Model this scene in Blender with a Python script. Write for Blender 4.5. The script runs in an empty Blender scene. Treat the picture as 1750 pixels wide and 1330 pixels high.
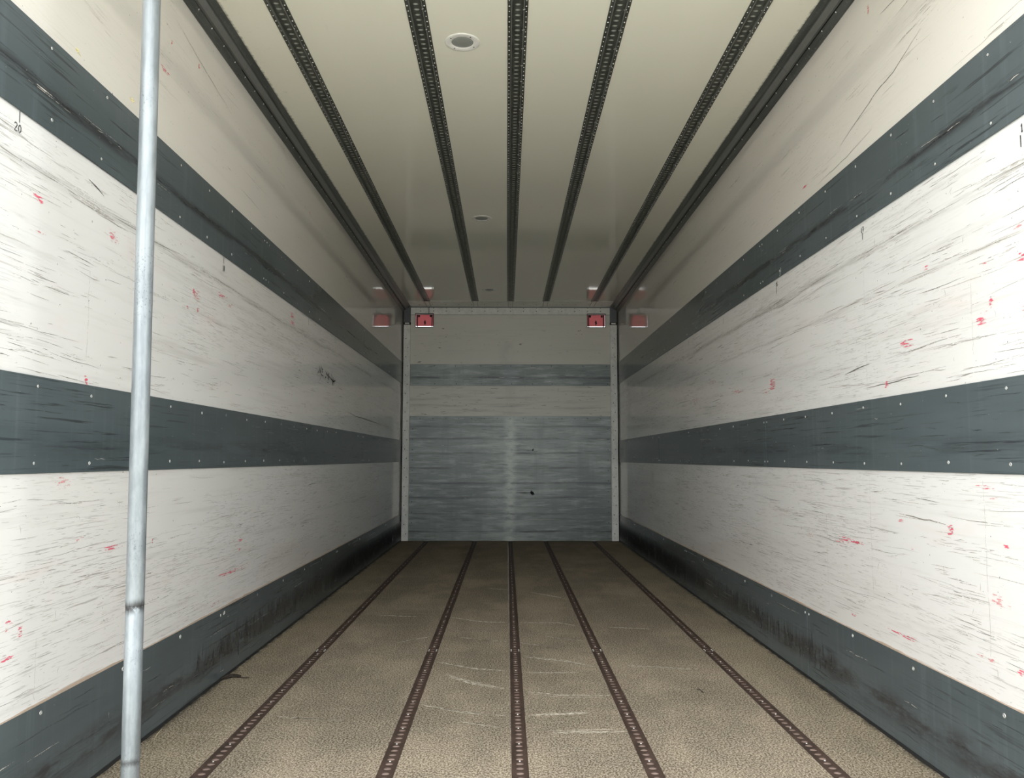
import bpy, bmesh, math, random
from mathutils import Vector, Matrix

scn = bpy.context.scene
COL = scn.collection
PI = math.pi

# ------------------------------------------------------------------ camera
FPX = 1394.09
YAW, PITCH, ROLL = 0.00659, 0.08534, 0.00085
cy_, sy_ = math.cos(YAW), math.sin(YAW)
right = Vector((cy_, -sy_, 0)); fwdh = Vector((sy_, cy_, 0)); upw = Vector((0, 0, 1))
cp, sp = math.cos(PITCH), math.sin(PITCH)
fwd = fwdh * cp + upw * sp
up = upw * cp - fwdh * sp
cr, sr = math.cos(ROLL), math.sin(ROLL)
r2 = right * cr + up * sr
u2 = up * cr - right * sr
cam_d = bpy.data.cameras.new('camera')
cam = bpy.data.objects.new('camera', cam_d)
COL.objects.link(cam)
cam_d.sensor_fit = 'HORIZONTAL'
cam_d.sensor_width = 36.0
cam_d.lens = FPX / 1750.0 * 36.0
cam_d.clip_start = 0.05
m3 = Matrix((r2, u2, -fwd)).transposed()
cam.matrix_world = Matrix.Translation((-0.0416, 0.0, 0.9174)) @ m3.to_4x4()
scn.camera = cam

# ------------------------------------------------------------------ world, light, exposure
w = bpy.data.worlds.new('overcast_sky')
scn.world = w
w.use_nodes = True
bg = w.node_tree.nodes['Background']
bg.inputs['Color'].default_value = (0.93, 0.98, 1.0, 1)
bg.inputs['Strength'].default_value = 2.35

sun_d = bpy.data.lights.new('hazy_sun', 'SUN')
sun_d.energy = 1.75
sun_d.angle = math.radians(70)
sun_d.color = (1.0, 0.97, 0.92)
sun = bpy.data.objects.new('hazy_sun', sun_d)
COL.objects.link(sun)
sun.rotation_euler = Vector((0.36, 0.80, -0.72)).to_track_quat('-Z', 'Y').to_euler()

vs = scn.view_settings
vs.view_transform = 'Standard'
vs.look = 'None'
vs.exposure = 0.54
vs.gamma = 1.0
vs.use_curve_mapping = False
try:
    scn.cycles.max_bounces = 16
    scn.cycles.diffuse_bounces = 12
    scn.cycles.glossy_bounces = 6
    scn.cycles.use_denoising = True
    scn.cycles.sample_clamp_indirect = 8.0
except Exception:
    pass

# ------------------------------------------------------------------ dimensions (metres)
HW = 1.23          # half width between the liner faces
Y0, Y1 = 1.72, 9.264   # rear opening, front bulkhead face
H = 2.658          # ceiling height
ZK = 0.2945        # top of kick board
ZM0, ZM1 = 0.879, 1.1246   # middle rub board
ZT0, ZT1 = 1.7632, 2.0089  # upper rub board
ZC = 2.594         # lower edge of cove
XC = 1.149         # inner edge of cove on ceiling
TRX = (-0.93, -0.394, 0.0, 0.394, 0.93)
PITCHH = 0.038

# ------------------------------------------------------------------ helpers
def obj(name, bm, mats, parent=None, smooth=False, kind=None, label=None):
    me = bpy.data.meshes.new(name)
    bm.normal_update()
    bm.to_mesh(me); bm.free()
    for m in (mats if isinstance(mats, (list, tuple)) else [mats]):
        me.materials.append(m)
    if smooth:
        for p in me.polygons: p.use_smooth = True
    o = bpy.data.objects.new(name, me)
    COL.objects.link(o)
    if parent is not None: o.parent = parent
    if kind: o['kind'] = kind
    if label: o['label'] = label
    return o

def empty(name, loc=(0, 0, 0)):
    o = bpy.data.objects.new(name, None)
    o.empty_display_size = 0.05
    o.location = loc
    COL.objects.link(o)
    return o

def tag(o, label, cat, group=None):
    o['label'] = label; o['category'] = cat
    if group: o['group'] = group
    return o

def box(bm, x0, x1, y0, y1, z0, z1, mi=0, bev=0.0):
    r = bmesh.ops.create_cube(bm, size=1.0)
    for v in r['verts']:
        v.co = Vector(((x0 + x1) / 2 + v.co.x * (x1 - x0), (y0 + y1) / 2 + v.co.y * (y1 - y0), (z0 + z1) / 2 + v.co.z * (z1 - z0)))
    fs = set()
    for v in r['verts']:
        for f in v.link_faces: fs.add(f)
    for f in fs: f.material_index = mi
    if bev > 0:
        es = list({e for f in fs for e in f.edges})
        rr = bmesh.ops.bevel(bm, geom=es, offset=bev, segments=1, affect='EDGES', profile=0.5)
        for f in rr['faces']: f.material_index = mi

def NB(): return bmesh.new()

def face(bm, pts, mi=0):
    f = bm.faces.new([bm.verts.new(p) for p in pts])
    f.material_index = mi
    return f

def dome(bm, c, n, r, h, seg=8, mi=0):
    """low rivet head at c, axis n"""
    n = Vector(n).normalized()
    a = n.orthogonal().normalized(); b = n.cross(a)
    c = Vector(c)
    prev = None
    for k, (rr, hh) in enumerate(((1.0, 0.0), (0.8, 0.62))):
        ring = [bm.verts.new(c + (a * math.cos(2 * PI * i / seg) + b * math.sin(2 * PI * i / seg)) * r * rr + n * h * hh) for i in range(seg)]
        if prev:
            for i in range(seg):
                f = bm.faces.new((prev[i], prev[(i + 1) % seg], ring[(i + 1) % seg], ring[i])); f.material_index = mi
        prev = ring
    t = bm.verts.new(c + n * h)
    for i in range(seg):
        f = bm.faces.new((prev[i], prev[(i + 1) % seg], t)); f.material_index = mi

def lathe(bm, prof, seg=32, c=(0, 0, 0), axis='Z', mi=0, sx=1, close=False):
    c = Vector(c)
    rings = []
    for r, h in prof:
        ring = []
        for i in range(seg):
            t = 2 * PI * i / seg
            ring.append(bm.verts.new(c + Vector((r * math.cos(t), r * math.sin(t), h))))
        rings.append(ring)
    for k in range(len(rings) - 1):
        for i in range(seg):
            f = bm.faces.new((rings[k][i], rings[k][(i + 1) % seg], rings[k + 1][(i + 1) % seg], rings[k + 1][i]))
            f.material_index = mi
    return rings

def stroke(bm, pts, n, w0, mi=0, taper=True):
    """thin flat ribbon along 3-D points lying on a surface with normal n"""
    n = Vector(n); P = [Vector(p) for p in pts]
    L = []; R = []
    for i, p in enumerate(P):
        d = (P[min(i + 1, len(P) - 1)] - P[max(i - 1, 0)])
        if d.length < 1e-9: d = Vector((0, 1, 0))
        s = n.cross(d.normalized())
        t = i / (len(P) - 1)
        wd = w0 * (0.25 + 0.75 * math.sin(PI * min(max(t, 0.0), 1.0))) if taper else w0
        L.append(bm.verts.new(p + s * wd / 2)); R.append(bm.verts.new(p - s * wd / 2))
    for i in range(len(P) - 1):
        f = bm.faces.new((L[i], R[i], R[i + 1], L[i + 1])); f.material_index = mi

# ------------------------------------------------------------------ materials
class M:
    def __init__(s, name, rough=0.5, metal=0.0, spec=0.5):
        s.m = bpy.data.materials.new(name); s.m.use_nodes = True
        s.t = s.m.node_tree; s.b = s.t.nodes['Principled BSDF']
        s.b.inputs['Roughness'].default_value = rough
        s.b.inputs['Metallic'].default_value = metal
        s.b.inputs['Specular IOR Level'].default_value = spec
        s.co = s.N('ShaderNodeTexCoord').outputs['Object']
        s.sep = s.N('ShaderNodeSeparateXYZ')
        s.L(s.co, s.sep.inputs[0])
        s.X, s.Y, s.Z = s.sep.outputs
    def N(s, t): return s.t.nodes.new(t)
    def L(s, a, b): s.t.links.new(a, b)
    def put(s, sock, v):
        if hasattr(v, 'default_value') and hasattr(v, 'node'): s.L(v, sock)
        elif isinstance(v, (tuple, list)) and len(v) == 3 and sock.type == 'RGBA': sock.default_value = (*v, 1)
        else: sock.default_value = v
    def math(s, op, a, b=0.0, c=None, clamp=False):
        n = s.N('ShaderNodeMath'); n.operation = op; n.use_clamp = clamp
        s.put(n.inputs[0], a); s.put(n.inputs[1], b)
        if c is not None: s.put(n.inputs[2], c)
        return n.outputs[0]
    def noise(s, scale=(1, 1, 1), base=1.0, detail=3.0, rough=0.55, off=(0, 0, 0), dist=0.0):
        mp = s.N('ShaderNodeMapping'); s.L(s.co, mp.inputs[0])
        mp.inputs['Scale'].default_value = scale; mp.inputs['Location'].default_value = off
        n = s.N('ShaderNodeTexNoise'); s.L(mp.outputs[0], n.inputs['Vector'])
        n.inputs['Scale'].default_value = base; n.inputs['Detail'].default_value = detail
        n.inputs['Roughness'].default_value = rough; n.inputs['Distortion'].default_value = dist
        return n.outputs['Fac']
    def ramp(s, v, a, b, to0=0.0, to1=1.0):
        n = s.N('ShaderNodeMapRange'); n.interpolation_type = 'SMOOTHSTEP'
        s.put(n.inputs[0], v)
        n.inputs[1].default_value = a; n.inputs[2].default_value = b
        n.inputs[3].default_value = to0; n.inputs[4].default_value = to1
        return n.outputs[0]
    def mix(s, f, a, b):
        n = s.N('ShaderNodeMix'); n.data_type = 'RGBA'
        s.put(n.inputs[0], f); s.put(n.inputs[6], a); s.put(n.inputs[7], b)
        return n.outputs[2]
    def band(s, v, c, hw):
        """soft bump centred on c with half width hw"""
        d = s.math('ABSOLUTE', s.math('SUBTRACT', v, c))
        return s.ramp(d, 0.0, hw, 1.0, 0.0)
    def mul(s, a, b): return s.math('MULTIPLY', a, b)
    def add(s, a, b): return s.math('ADD', a, b, clamp=True)
    def color(s, c): s.put(s.b.inputs['Base Color'], c)
    def bump(s, h, strength=0.2, dist=0.002):
        n = s.N('ShaderNodeBump'); n.inputs['Strength'].default_value = strength; n.inputs['Distance'].default_value = dist
        s.L(h, n.inputs['Height']); s.L(n.outputs[0], s.b.inputs['Normal'])

def plain(name, col, rough=0.5, metal=0.0, spec=0.5, var=0.12, sc=30):
    a = M(name, rough, metal, spec)
    f = a.noise(base=sc, detail=2)
    a.color(a.mix(f, tuple(c * (1 - var) for c in col), tuple(min(1, c * (1 + var)) for c in col)))
    return a.m

def mat_liner(name, rub2):
    """off-white glossy plywood liner, weathered along the grain"""
    a = M(name, 0.13, 0.0, 0.5)
    c = (0.78, 0.745, 0.69)
    cl = a.noise((1, 0.55, 1.3), 1.0, 3)
    col = a.mix(a.ramp(cl, 0.3, 0.7), (0.73, 0.722, 0.71), (0.695, 0.675, 0.65))
    col = a.mix(a.ramp(a.Z, 1.95, 2.02, 0.0, 0.8), col, a.mix(cl, (0.70, 0.66, 0.595), (0.65, 0.605, 0.54)))
    low = a.ramp(a.Z, 1.76, 2.0, 1.0, 0.25)
    # broad grey rubbing along the length
    sm = a.ramp(a.noise((1, 1.1, 26), 1.0, 5, 0.65), 0.50, 0.78)
    col = a.mix(a.mul(a.mul(sm, low), 0.34), col, (0.42, 0.40, 0.37))
    # hair cracks following the grain
    dens = a.ramp(a.noise((1, 0.9, 3.0), 1.0, 3, 0.6, (3, 7, 1)), 0.38, 0.66)
    g1 = a.ramp(a.noise((1, 4.0, 230), 1.0, 2.5, 0.6), 0.605, 0.665)
    g2 = a.ramp(a.noise((1, 15, 330), 1.0, 2, 0.6, (5, 1, 2)), 0.61, 0.67)
    cr_ = a.mul(a.mul(a.add(g1, g2), dens), low)
    col = a.mix(a.mul(cr_, 0.52), col, (0.20, 0.18, 0.16))
    # rub lines at strap height
    wob = a.math('ADD', a.Z, a.math('MULTIPLY', a.math('SUBTRACT', a.noise((1, 1.6, 0.5), 1.0, 2), 0.5), 0.020))
    rn = a.ramp(a.noise((1, 3.2, 60), 1.0, 4, 0.7), 0.36, 0.64)
    r_ = a.mul(a.band(wob, 1.643, 0.022), rn)
    if rub2: r_ = a.add(r_, a.mul(a.mul(a.band(wob, 1.482, 0.012), rn), 0.7))
    col = a.mix(a.mul(r_, 0.36), col, (0.21, 0.20, 0.17))
    # pinkish traces and pale yellow tint
    pk = a.ramp(a.noise((1, 1.7, 9), 1.0, 3, 0.6, (9, 2, 4)), 0.60, 0.74)
    col = a.mix(a.mul(a.mul(pk, low), 0.16), col, (0.72, 0.50, 0.47))
    # little impact specks
    spk = a.ramp(a.noise((1, 95, 100), 1.0, 1, 0.5, (1, 1, 8)), 0.775, 0.80)
    col = a.mix(a.mul(spk, 0.75), col, (0.10, 0.09, 0.08))
    a.color(col)
    a.L(a.ramp(a.noise((1, 1.5, 8), 1.0, 3), 0.3, 0.75, 0.03, 0.065), a.b.inputs['Roughness'])
    return a.m

def mat_board(name, rub_z, rub_w, rub_s, kick=False, sheen=0.22, tone=1.0):
    """blue-grey phenolic rub board"""
    a = M(name, sheen, 0.0, 0.5)
    k = tone
    col = a.mix(a.ramp(a.noise((1, 0.8, 4), 1.0, 4), 0.3, 0.7), (0.066 * k, 0.083 * k, 0.088 * k), (0.088 * k, 0.106 * k, 0.112 * k))
    # pale chalky vertical scrubbing
    vs_ = a.ramp(a.noise((1, 30, 1.2), 1.0, 3, 0.6), 0.5, 0.8)
    col = a.mix(a.mul(vs_, 0.13), col, (0.19 * k, 0.22 * k, 0.24 * k))
    g = a.ramp(a.noise((1, 2.6, 120), 1.0, 4, 0.65), 0.56, 0.66)
    dens = a.ramp(a.noise((1, 1.0, 5), 1.0, 2, 0.5, (2, 5, 1)), 0.36, 0.62)
    col = a.mix(a.mul(a.mul(g, dens), 0.75), col, (0.025, 0.028, 0.030))
    wob = a.math('ADD', a.Z, a.math('MULTIPLY', a.math('SUBTRACT', a.noise((1, 1.1, 0.4), 1.0, 2), 0.5), 0.05))
    rn = a.ramp(a.noise((1, 2.4, 26), 1.0, 5, 0.7, (0, 2, 6)), 0.36, 0.62)
    col = a.mix(a.mul(a.mul(a.band(wob, rub_z, rub_w), rn), rub_s), col, (0.020, 0.020, 0.022))
    if kick:
        comb = a.ramp(a.noise((1, 46, 4), 1.0, 3, 0.65), 0.42, 0.62)
        far = a.ramp(a.Y, 2.9, 3.9)
        smear = a.mul(a.mul(a.band(wob, 0.135, 0.085), comb), far)
        col = a.mix(a.mul(smear, 0.85), col, (0.018, 0.017, 0.018))
        # black tyre rubber ground into the deep end of the board
        rub = a.mul(a.mul(a.ramp(a.Y, 4.8, 6.4), a.band(wob, 0.115, 0.15)), a.ramp(a.noise((1, 9, 5), 1.0, 4, 0.65, (6, 1, 1)), 0.22, 0.45))
        col = a.mix(a.mul(rub, 0.95), col, (0.012, 0.012, 0.014))
        a.L(a.ramp(rub, 0.0, 1.0, 0.22, 0.10), a.b.inputs['Specular IOR Level'])
        a.L(a.ramp(rub, 0.0, 1.0, sheen, 0.6), a.b.inputs['Roughness'])
        near = a.mul(a.band(wob, 0.115, 0.07), a.ramp(a.noise((1, 5, 16), 1.0, 5, 0.7, (3, 3, 3)), 0.40, 0.62))
        col = a.mix(a.mul(near, 0.8), col, (0.030, 0.028, 0.029))
        ch = a.ramp(a.noise((1, 28, 20), 1.0, 2, 0.5, (7, 7, 7)), 0.74, 0.79)
        col = a.mix(a.mul(a.mul(ch, a.band(a.Z, 0.12, 0.09)), 0.5), col, (0.42, 0.44, 0.45))
    spk = a.ramp(a.noise((1, 130, 130), 1.0, 1, 0.5, (1, 9, 8)), 0.80, 0.82)
    col = a.mix(a.mul(spk, 0.5), col, (0.5, 0.5, 0.5))
    a.color(col)
    if not kick: a.b.inputs['Specular IOR Level'].default_value = 0.22
    return a.m

def mat_bulk_white():
    a = M('bulkhead_white_paint', 0.35, 0.0, 0.4)
    col = a.mix(a.noise((1.2, 1, 2.2), 1.0, 4), (0.75, 0.73, 0.65), (0.83, 0.81, 0.73))
    low = a.ramp(a.Z, 2.0, 1.75, 0.25, 1.0)
    sm = a.ramp(a.noise((1.6, 1, 30), 1.0, 5, 0.65), 0.48, 0.72)
    col = a.mix(a.mul(sm, a.mul(low, 0.5)), col, (0.36, 0.35, 0.31))
    dk = a.ramp(a.noise((13, 1, 38), 1.0, 2, 0.5, (2, 1, 1)), 0.73, 0.77)
    col = a.mix(a.mul(dk, 0.75), col, (0.08, 0.08, 0.07))
    cen = a.mul(a.band(a.X, -0.03, 0.14), a.ramp(a.noise((4, 1, 3), 1.0, 3), 0.4, 0.6))
    col = a.mix(a.mul(cen, 0.22), col, (0.40, 0.38, 0.34))
    a.color(col); return a.m

def mat_bulk_grey(name, plate):
    a = M(name, 0.34, 0.15, 0.5)
    col = a.mix(a.ramp(a.noise((1.0, 1, 1.6), 1.0, 4), 0.3, 0.7), (0.115, 0.138, 0.134), (0.215, 0.245, 0.233))
    # scuffed pale mottling
    pl = a.ramp(a.noise((3.2, 1, 24), 1.0, 5, 0.68), 0.44, 0.70)
    col = a.mix(a.mul(pl, 0.55), col, (0.40, 0.43, 0.405))
    gr = a.ramp(a.noise((5, 1, 90), 1.0, 3, 0.6, (4, 0, 2)), 0.54, 0.68)
    col = a.mix(a.mul(gr, 0.6), col, (0.06, 0.068, 0.068))
    vt = a.ramp(a.noise((7, 1, 0.7), 1.0, 3, 0.6, (1, 3, 5)), 0.50, 0.72)
    col = a.mix(a.mul(vt, 0.45), col, (0.105, 0.125, 0.125))
    wz = a.math('ADD', a.Z, a.math('MULTIPLY', a.math('SUBTRACT', a.noise((1.3, 1, 0.5), 1.0, 3), 0.5), 0.035))
    if plate:
        ln = None
        for z, s in ((1.28, .8), (1.142, 1), (0.977, 1), (0.812, 1), (0.642, 1), (0.481, .9), (0.302, .8), (0.238, .6), (0.105, 1.2)):
            b = a.math('MULTIPLY', a.band(wz, z, 0.021), s)
            ln = b if ln is None else a.add(ln, b)
        ln = a.mul(ln, a.ramp(a.noise((2.0, 1, 20), 1.0, 4, 0.65, (8, 8, 1)), 0.33, 0.60))
        col = a.mix(a.mul(ln, 0.85), col, (0.045, 0.052, 0.055))
        cen = a.mul(a.band(a.X, 0.0, 0.10), a.ramp(a.noise((9, 1, 22), 1.0, 5, 0.7, (3, 1, 7)), 0.34, 0.62))
        col = a.mix(a.mul(cen, 0.65), col, (0.55, 0.57, 0.53))
        cen2 = a.mul(a.band(a.X, -0.02, 0.55), a.ramp(a.noise((2, 1, 14), 1.0, 4, 0.7, (5, 5, 5)), 0.40, 0.68))
        col = a.mix(a.mul(cen2, 0.6), col, (0.40, 0.425, 0.395))
    else:
        ln = a.mul(a.band(wz, 1.838, 0.026), a.ramp(a.noise((2.6, 1, 6), 1.0, 3, 0.6, (8, 8, 1)), 0.30, 0.56))
        col = a.mix(a.mul(ln, 0.9), col, (0.035, 0.04, 0.042))
        cen = a.band(a.X, -0.005, 0.11)
        col = a.mix(a.mul(cen, 0.55), col, (0.17, 0.20, 0.21))
    a.color(col); a.bump(gr, 0.1, 0.001)
    return a.m

def mat_floor():
    a = M('gritty_floor_coating', 0.85, 0.0, 0.08)
    big = a.ramp(a.noise((2.2, 1.5, 1), 1.0, 6, 0.7), 0.38, 0.62)
    col = a.mix(big, (0.135, 0.099, 0.065), (0.300, 0.232, 0.162))
    # ochre towards the walls, greyer in the trodden middle
    ax = a.math('ABSOLUTE', a.X)
    edge = a.ramp(ax, 0.80, 1.15)
    col = a.mix(a.mul(edge, 0.5), col, (0.30, 0.232, 0.135))
    dark = a.ramp(a.noise((3.0, 0.9, 1), 1.0, 6, 0.7, (4, 2, 1)), 0.42, 0.66)
    col = a.mix(a.mul(dark, 0.72), col, (0.088, 0.064, 0.043))
    # rusty fringe beside each rail
    fr = None
    for x in TRX:
        b = a.band(a.X, x, 0.075); fr = b if fr is None else a.add(fr, b)
    col = a.mix(a.mul(fr, 0.35), col, (0.22, 0.155, 0.115))
    sc_ = a.ramp(a.noise((2.2, 26, 1), 1.0, 4, 0.65, (2, 2, 0)), 0.57, 0.74)
    col = a.mix(a.mul(sc_, 0.34), col, (0.42, 0.37, 0.30))
    gr = a.noise((1, 0.8, 1), base=165, detail=2, rough=0.8)
    col = a.mix(a.ramp(gr, 0.41, 0.60), a.mix(0.62, col, (0.05, 0.04, 0.03)), a.mix(0.40, col, (0.66, 0.60, 0.48)))
    seam = a.mul(a.ramp(ax, 1.195, 1.226), a.ramp(a.noise((20, 14, 1), 1.0, 4), 0.35, 0.6))
    col = a.mix(a.mul(seam, 0.8), col, (0.03, 0.025, 0.02))
    a.color(col)
    return a.m

def mat_ceiling():
    a = M('ceiling_gelcoat', 0.14, 0.0, 0.5)
    col = a.mix(a.noise((1.4, 1.0, 1), 1.0, 4), (0.765, 0.75, 0.63), (0.815, 0.795, 0.68))
    ax = a.math('ABSOLUTE', a.X)
    rag = a.math('ADD', ax, a.math('MULTIPLY', a.math('SUBTRACT', a.noise((22, 55, 1), 1.0, 5, 0.75), 0.5), 0.035))
    gr = a.ramp(rag, 1.138, 1.152)
    col = a.mix(a.mul(gr, 0.75), col, (0.10, 0.10, 0.075))
    ha = a.mul(a.ramp(ax, 1.0, 1.13), a.ramp(a.noise((30, 40, 1), 1.0, 4, 0.7, (3, 3, 3)), 0.60, 0.75))
    col = a.mix(a.mul(ha, 0.35), col, (0.30, 0.30, 0.24))
    sc_ = a.ramp(a.noise((10, 3, 1), 1.0, 3, 0.6, (6, 6, 6)), 0.70, 0.8)
    col = a.mix(a.mul(sc_, 0.2), col, (0.5, 0.48, 0.42))
    a.color(col)
    a.L(a.ramp(a.noise((2, 2, 1), 1.0, 3), 0.3, 0.7, 0.045, 0.10), a.b.inputs['Roughness'])
    return a.m

def mat_galv():
    a = M('galvanised_steel', 0.38, 0.35, 0.5)
    v = a.noise((20, 20, 6), 1.0, 4, 0.7)
    col = a.mix(a.ramp(v, 0.3, 0.7), (0.165, 0.185, 0.197), (0.27, 0.295, 0.307))
    st = a.ramp(a.noise((120, 120, 2.5), 1.0, 3, 0.6), 0.45, 0.7)
    col = a.mix(a.mul(st, 0.35), col, (0.13, 0.145, 0.155))
    patch = a.ramp(a.noise((3, 3, 3.4), 1.0, 2, 0.5, (2, 2, 2)), 0.47, 0.64)
    sp_ = a.ramp(a.noise((270, 270, 170), 1.0, 2, 0.6), 0.60, 0.66)
    col = a.mix(a.mul(a.mul(sp_, patch), 0.7), col, (0.07, 0.07, 0.09))
    for z, hw, s in ((0.566, 0.022, 1.0), (0.205, 0.012, 0.7)):
        wz = a.math('ADD', a.Z, a.math('MULTIPLY', a.math('SUBTRACT', a.noise((60, 60, 10), 1.0, 3), 0.5), 0.03))
        bnd = a.mul(a.band(wz, z, hw), a.ramp(a.noise((90, 90, 60), 1.0, 3, 0.7, (4, 4, 4)), 0.28, 0.48))
        col = a.mix(a.mul(bnd, s), col, (0.035, 0.035, 0.035))
    a.color(col)
    a.L(a.ramp(v, 0.3, 0.7, 0.30, 0.50), a.b.inputs['Roughness'])
    return a.m

def mat_track_ceiling():
    a = M('grimy_track_metal', 0.42, 0.3, 0.5)
    v = a.noise((60, 12, 60), 1.0, 4, 0.7)
    a.color(a.mix(a.ramp(v, 0.3, 0.7), (0.042, 0.046, 0.038), (0.105, 0.112, 0.095)))
    return a.m

def mat_track_floor():
    a = M('rusty_rail_steel', 0.6, 0.0, 0.2)
    v = a.noise((30, 9, 30), 1.0, 4, 0.7)
    a.color(a.mix(a.ramp(v, 0.3, 0.7), (0.040, 0.027, 0.021), (0.070, 0.046, 0.036)))
    return a.m

def mat_alu(name, c0, c1, metal=0.35, rough=0.42):
    a = M(name, rough, metal, 0.5)
    v = a.noise((16, 16, 10), 1.0, 5, 0.7)
    col = a.mix(a.ramp(v, 0.3, 0.7), c0, c1)
    d = a.ramp(a.noise((70, 70, 60), 1.0, 3, 0.7, (3, 1, 2)), 0.60, 0.72)
    col = a.mix(a.mul(d, 0.6), col, (0.10, 0.10, 0.09))
    a.color(col); return a.m

def mat_cove():
    a = M('dark_cove_profile', 0.38, 0.1, 0.5)
    v = a.noise((40, 3, 40), 1.0, 4, 0.7)
    col = a.mix(a.ramp(v, 0.3, 0.7), (0.052, 0.056, 0.052), (0.095, 0.098, 0.090))
    d = a.ramp(a.noise((150, 90, 150), 1.0, 3, 0.7), 0.60, 0.70)
    col = a.mix(a.mul(d, a.ramp(a.Y, 4.2, 3.2, 0.1, 0.6)), col, (0.27, 0.27, 0.25))
    a.color(col); return a.m

def mat_scuff(name, col, thr0, thr1, sc=(1, 40, 160)):
    """worn paint film: alpha broken along the stroke"""
    a = M(name, 0.45, 0.0, 0.3)
    v = a.noise(sc, 1.0, 3, 0.65)
    a.color(a.mix(a.noise(base=25), col, tuple(min(1, c * 1.25 + 0.03) for c in col)))
    a.L(a.ramp(v, thr0, thr1), a.b.inputs['Alpha'])
    return a.m

MT = dict(
    linerL=mat_liner('liner_paint_left', False),
    linerR=mat_liner('liner_paint_right', True),
    top=mat_board('upper_board_grey', 1.862, 0.030, 0.85),
    mid=mat_board('middle_board_grey', 0.96, 0.05, 0.35),
    kick=mat_board('kick_board_grey', 0.10, 0.06, 0.5, True),
    bulkw=mat_bulk_white(),
    bulkg=mat_bulk_grey('bulkhead_plate_grey', True),
    bulkb=mat_bulk_grey('bulkhead_board_grey', False),
    floor=mat_floor(), ceil=mat_ceiling(), galv=mat_galv(),
    ctrack=mat_track_ceiling(), ftrack=mat_track_floor(),
    alu=mat_alu('dull_aluminium', (0.80, 0.79, 0.74), (0.94, 0.93, 0.88), 0.0),
    alupost=mat_alu('corner_post_aluminium', (0.78, 0.77, 0.73), (0.95, 0.94, 0.90), 0.0),
    cove=mat_cove(), ridge=plain('ridge_highlight', (0.135, 0.138, 0.130), 0.4, sc=40),  # ridge: sky highlight on the cove's curve painted as a lighter grey
    white=plain('white_plastic', (0.76, 0.75, 0.70), 0.3),
    lens=plain('dusty_grey_lens', (0.26, 0.27, 0.25), 0.25, sc=8),
    screw=plain('zinc_screw', (0.62, 0.62, 0.60), 0.3, 0.5),
    rivet=plain('bright_rivet', (0.80, 0.80, 0.76), 0.3, 0.3),
    black=plain('black_rubber', (0.012, 0.012, 0.012), 0.6),
    hole=plain('dark_hole', (0.01, 0.01, 0.01), 0.9, spec=0.1),
    worn=plain('worn_rail_metal', (0.38, 0.285, 0.25), 0.3, 0.2, var=0.65, sc=45),
    wornc=plain('worn_track_metal', (0.20, 0.205, 0.18), 0.35, 0.3),
    greypost=plain('grey_post_cap', (0.12, 0.13, 0.135), 0.45),
    outer=plain('outer_shell', (0.5, 0.5, 0.5), 0.5),
    ink=plain('marker_ink', (0.020, 0.020, 0.024), 0.5),
    chalk=plain('white_chalk', (0.75, 0.75, 0.72), 0.7),
    s_dark=mat_scuff('scratch_dark', (0.10, 0.09, 0.08), 0.34, 0.46, (1, 60, 90)),
    s_mid=mat_scuff('scratch_mid', (0.24, 0.22, 0.195), 0.34, 0.50, (1, 60, 90)),
    s_light=mat_scuff('scratch_light', (0.42, 0.395, 0.36), 0.36, 0.56, (1, 40, 60)),
    s_black=mat_scuff('scratch_black', (0.018, 0.02, 0.022), 0.36, 0.5, (1, 30, 60)),
    red=mat_scuff('red_paint', (0.62, 0.085, 0.14), 0.42, 0.57),
    pink=mat_scuff('faded_red_paint', (0.66, 0.24, 0.25), 0.48, 0.72),
    yellow=mat_scuff('yellow_paint', (0.78, 0.70, 0.30), 0.38, 0.62),
    fscuff=mat_scuff('floor_scuff', (0.50, 0.45, 0.37), 0.30, 0.60, (60, 60, 1)),
)
MT['leaf'] = plain('dead_leaf', (0.030, 0.022, 0.016), 0.7)
MT['straw'] = plain('dry_straw', (0.55, 0.46, 0.30), 0.6)
# red lens: tinted plastic that lets daylight through
_r = bpy.data.materials.new('red_lens_plastic'); _r.use_nodes = True
_t = _r.node_tree; _p = _t.nodes['Principled BSDF']
_p.inputs['Base Color'].default_value = (0.62, 0.28, 0.29, 1); _p.inputs['Roughness'].default_value = 0.25
_tr = _t.nodes.new('ShaderNodeBsdfTranslucent'); _tr.inputs['Color'].default_value = (0.47, 0.21, 0.22, 1)
_mx = _t.nodes.new('ShaderNodeMixShader'); _mx.inputs[0].default_value = 0.55
_t.links.new(_p.outputs[0], _mx.inputs[1]); _t.links.new(_tr.outputs[0], _mx.inputs[2])
_t.links.new(_mx.outputs[0], _t.nodes['Material Output'].inputs['Surface'])
MT['redlens'] = _r

# ------------------------------------------------------------------ ground outside the rear opening
bm = NB(); box(bm, -30, 30, -40, 40, -1.30, -1.15)
o = obj('ground', bm, plain('yard_concrete', (0.74, 0.71, 0.64), 0.9), kind='structure')

# ------------------------------------------------------------------ floor
bm = NB()
edges = [-HW - 0.03]
for x in TRX: edges += [x - 0.0255, x + 0.0255]
edges.append(HW + 0.03)
for i in range(0, len(edges), 2):
    box(bm, edges[i], edges[i + 1], Y0, Y1 + 0.06, -0.06, 0.0)
floor = obj('floor', bm, MT['floor'], kind='structure')

# ------------------------------------------------------------------ ceiling
bm = NB()
edges = [-HW - 0.03]
for x in TRX: edges += [x - 0.0250, x + 0.0250]
edges.append(HW + 0.03)
for i in range(0, len(edges), 2):
    box(bm, edges[i], edges[i + 1], Y0, Y1 + 0.06, H, H + 0.05)
box(bm, -HW - 0.05, HW + 0.05, Y0, Y1 + 0.06, H + 0.05, H + 0.08, 1)
ceiling = obj('ceiling', bm, [MT['ceil'], MT['outer']], kind='structure')

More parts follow.
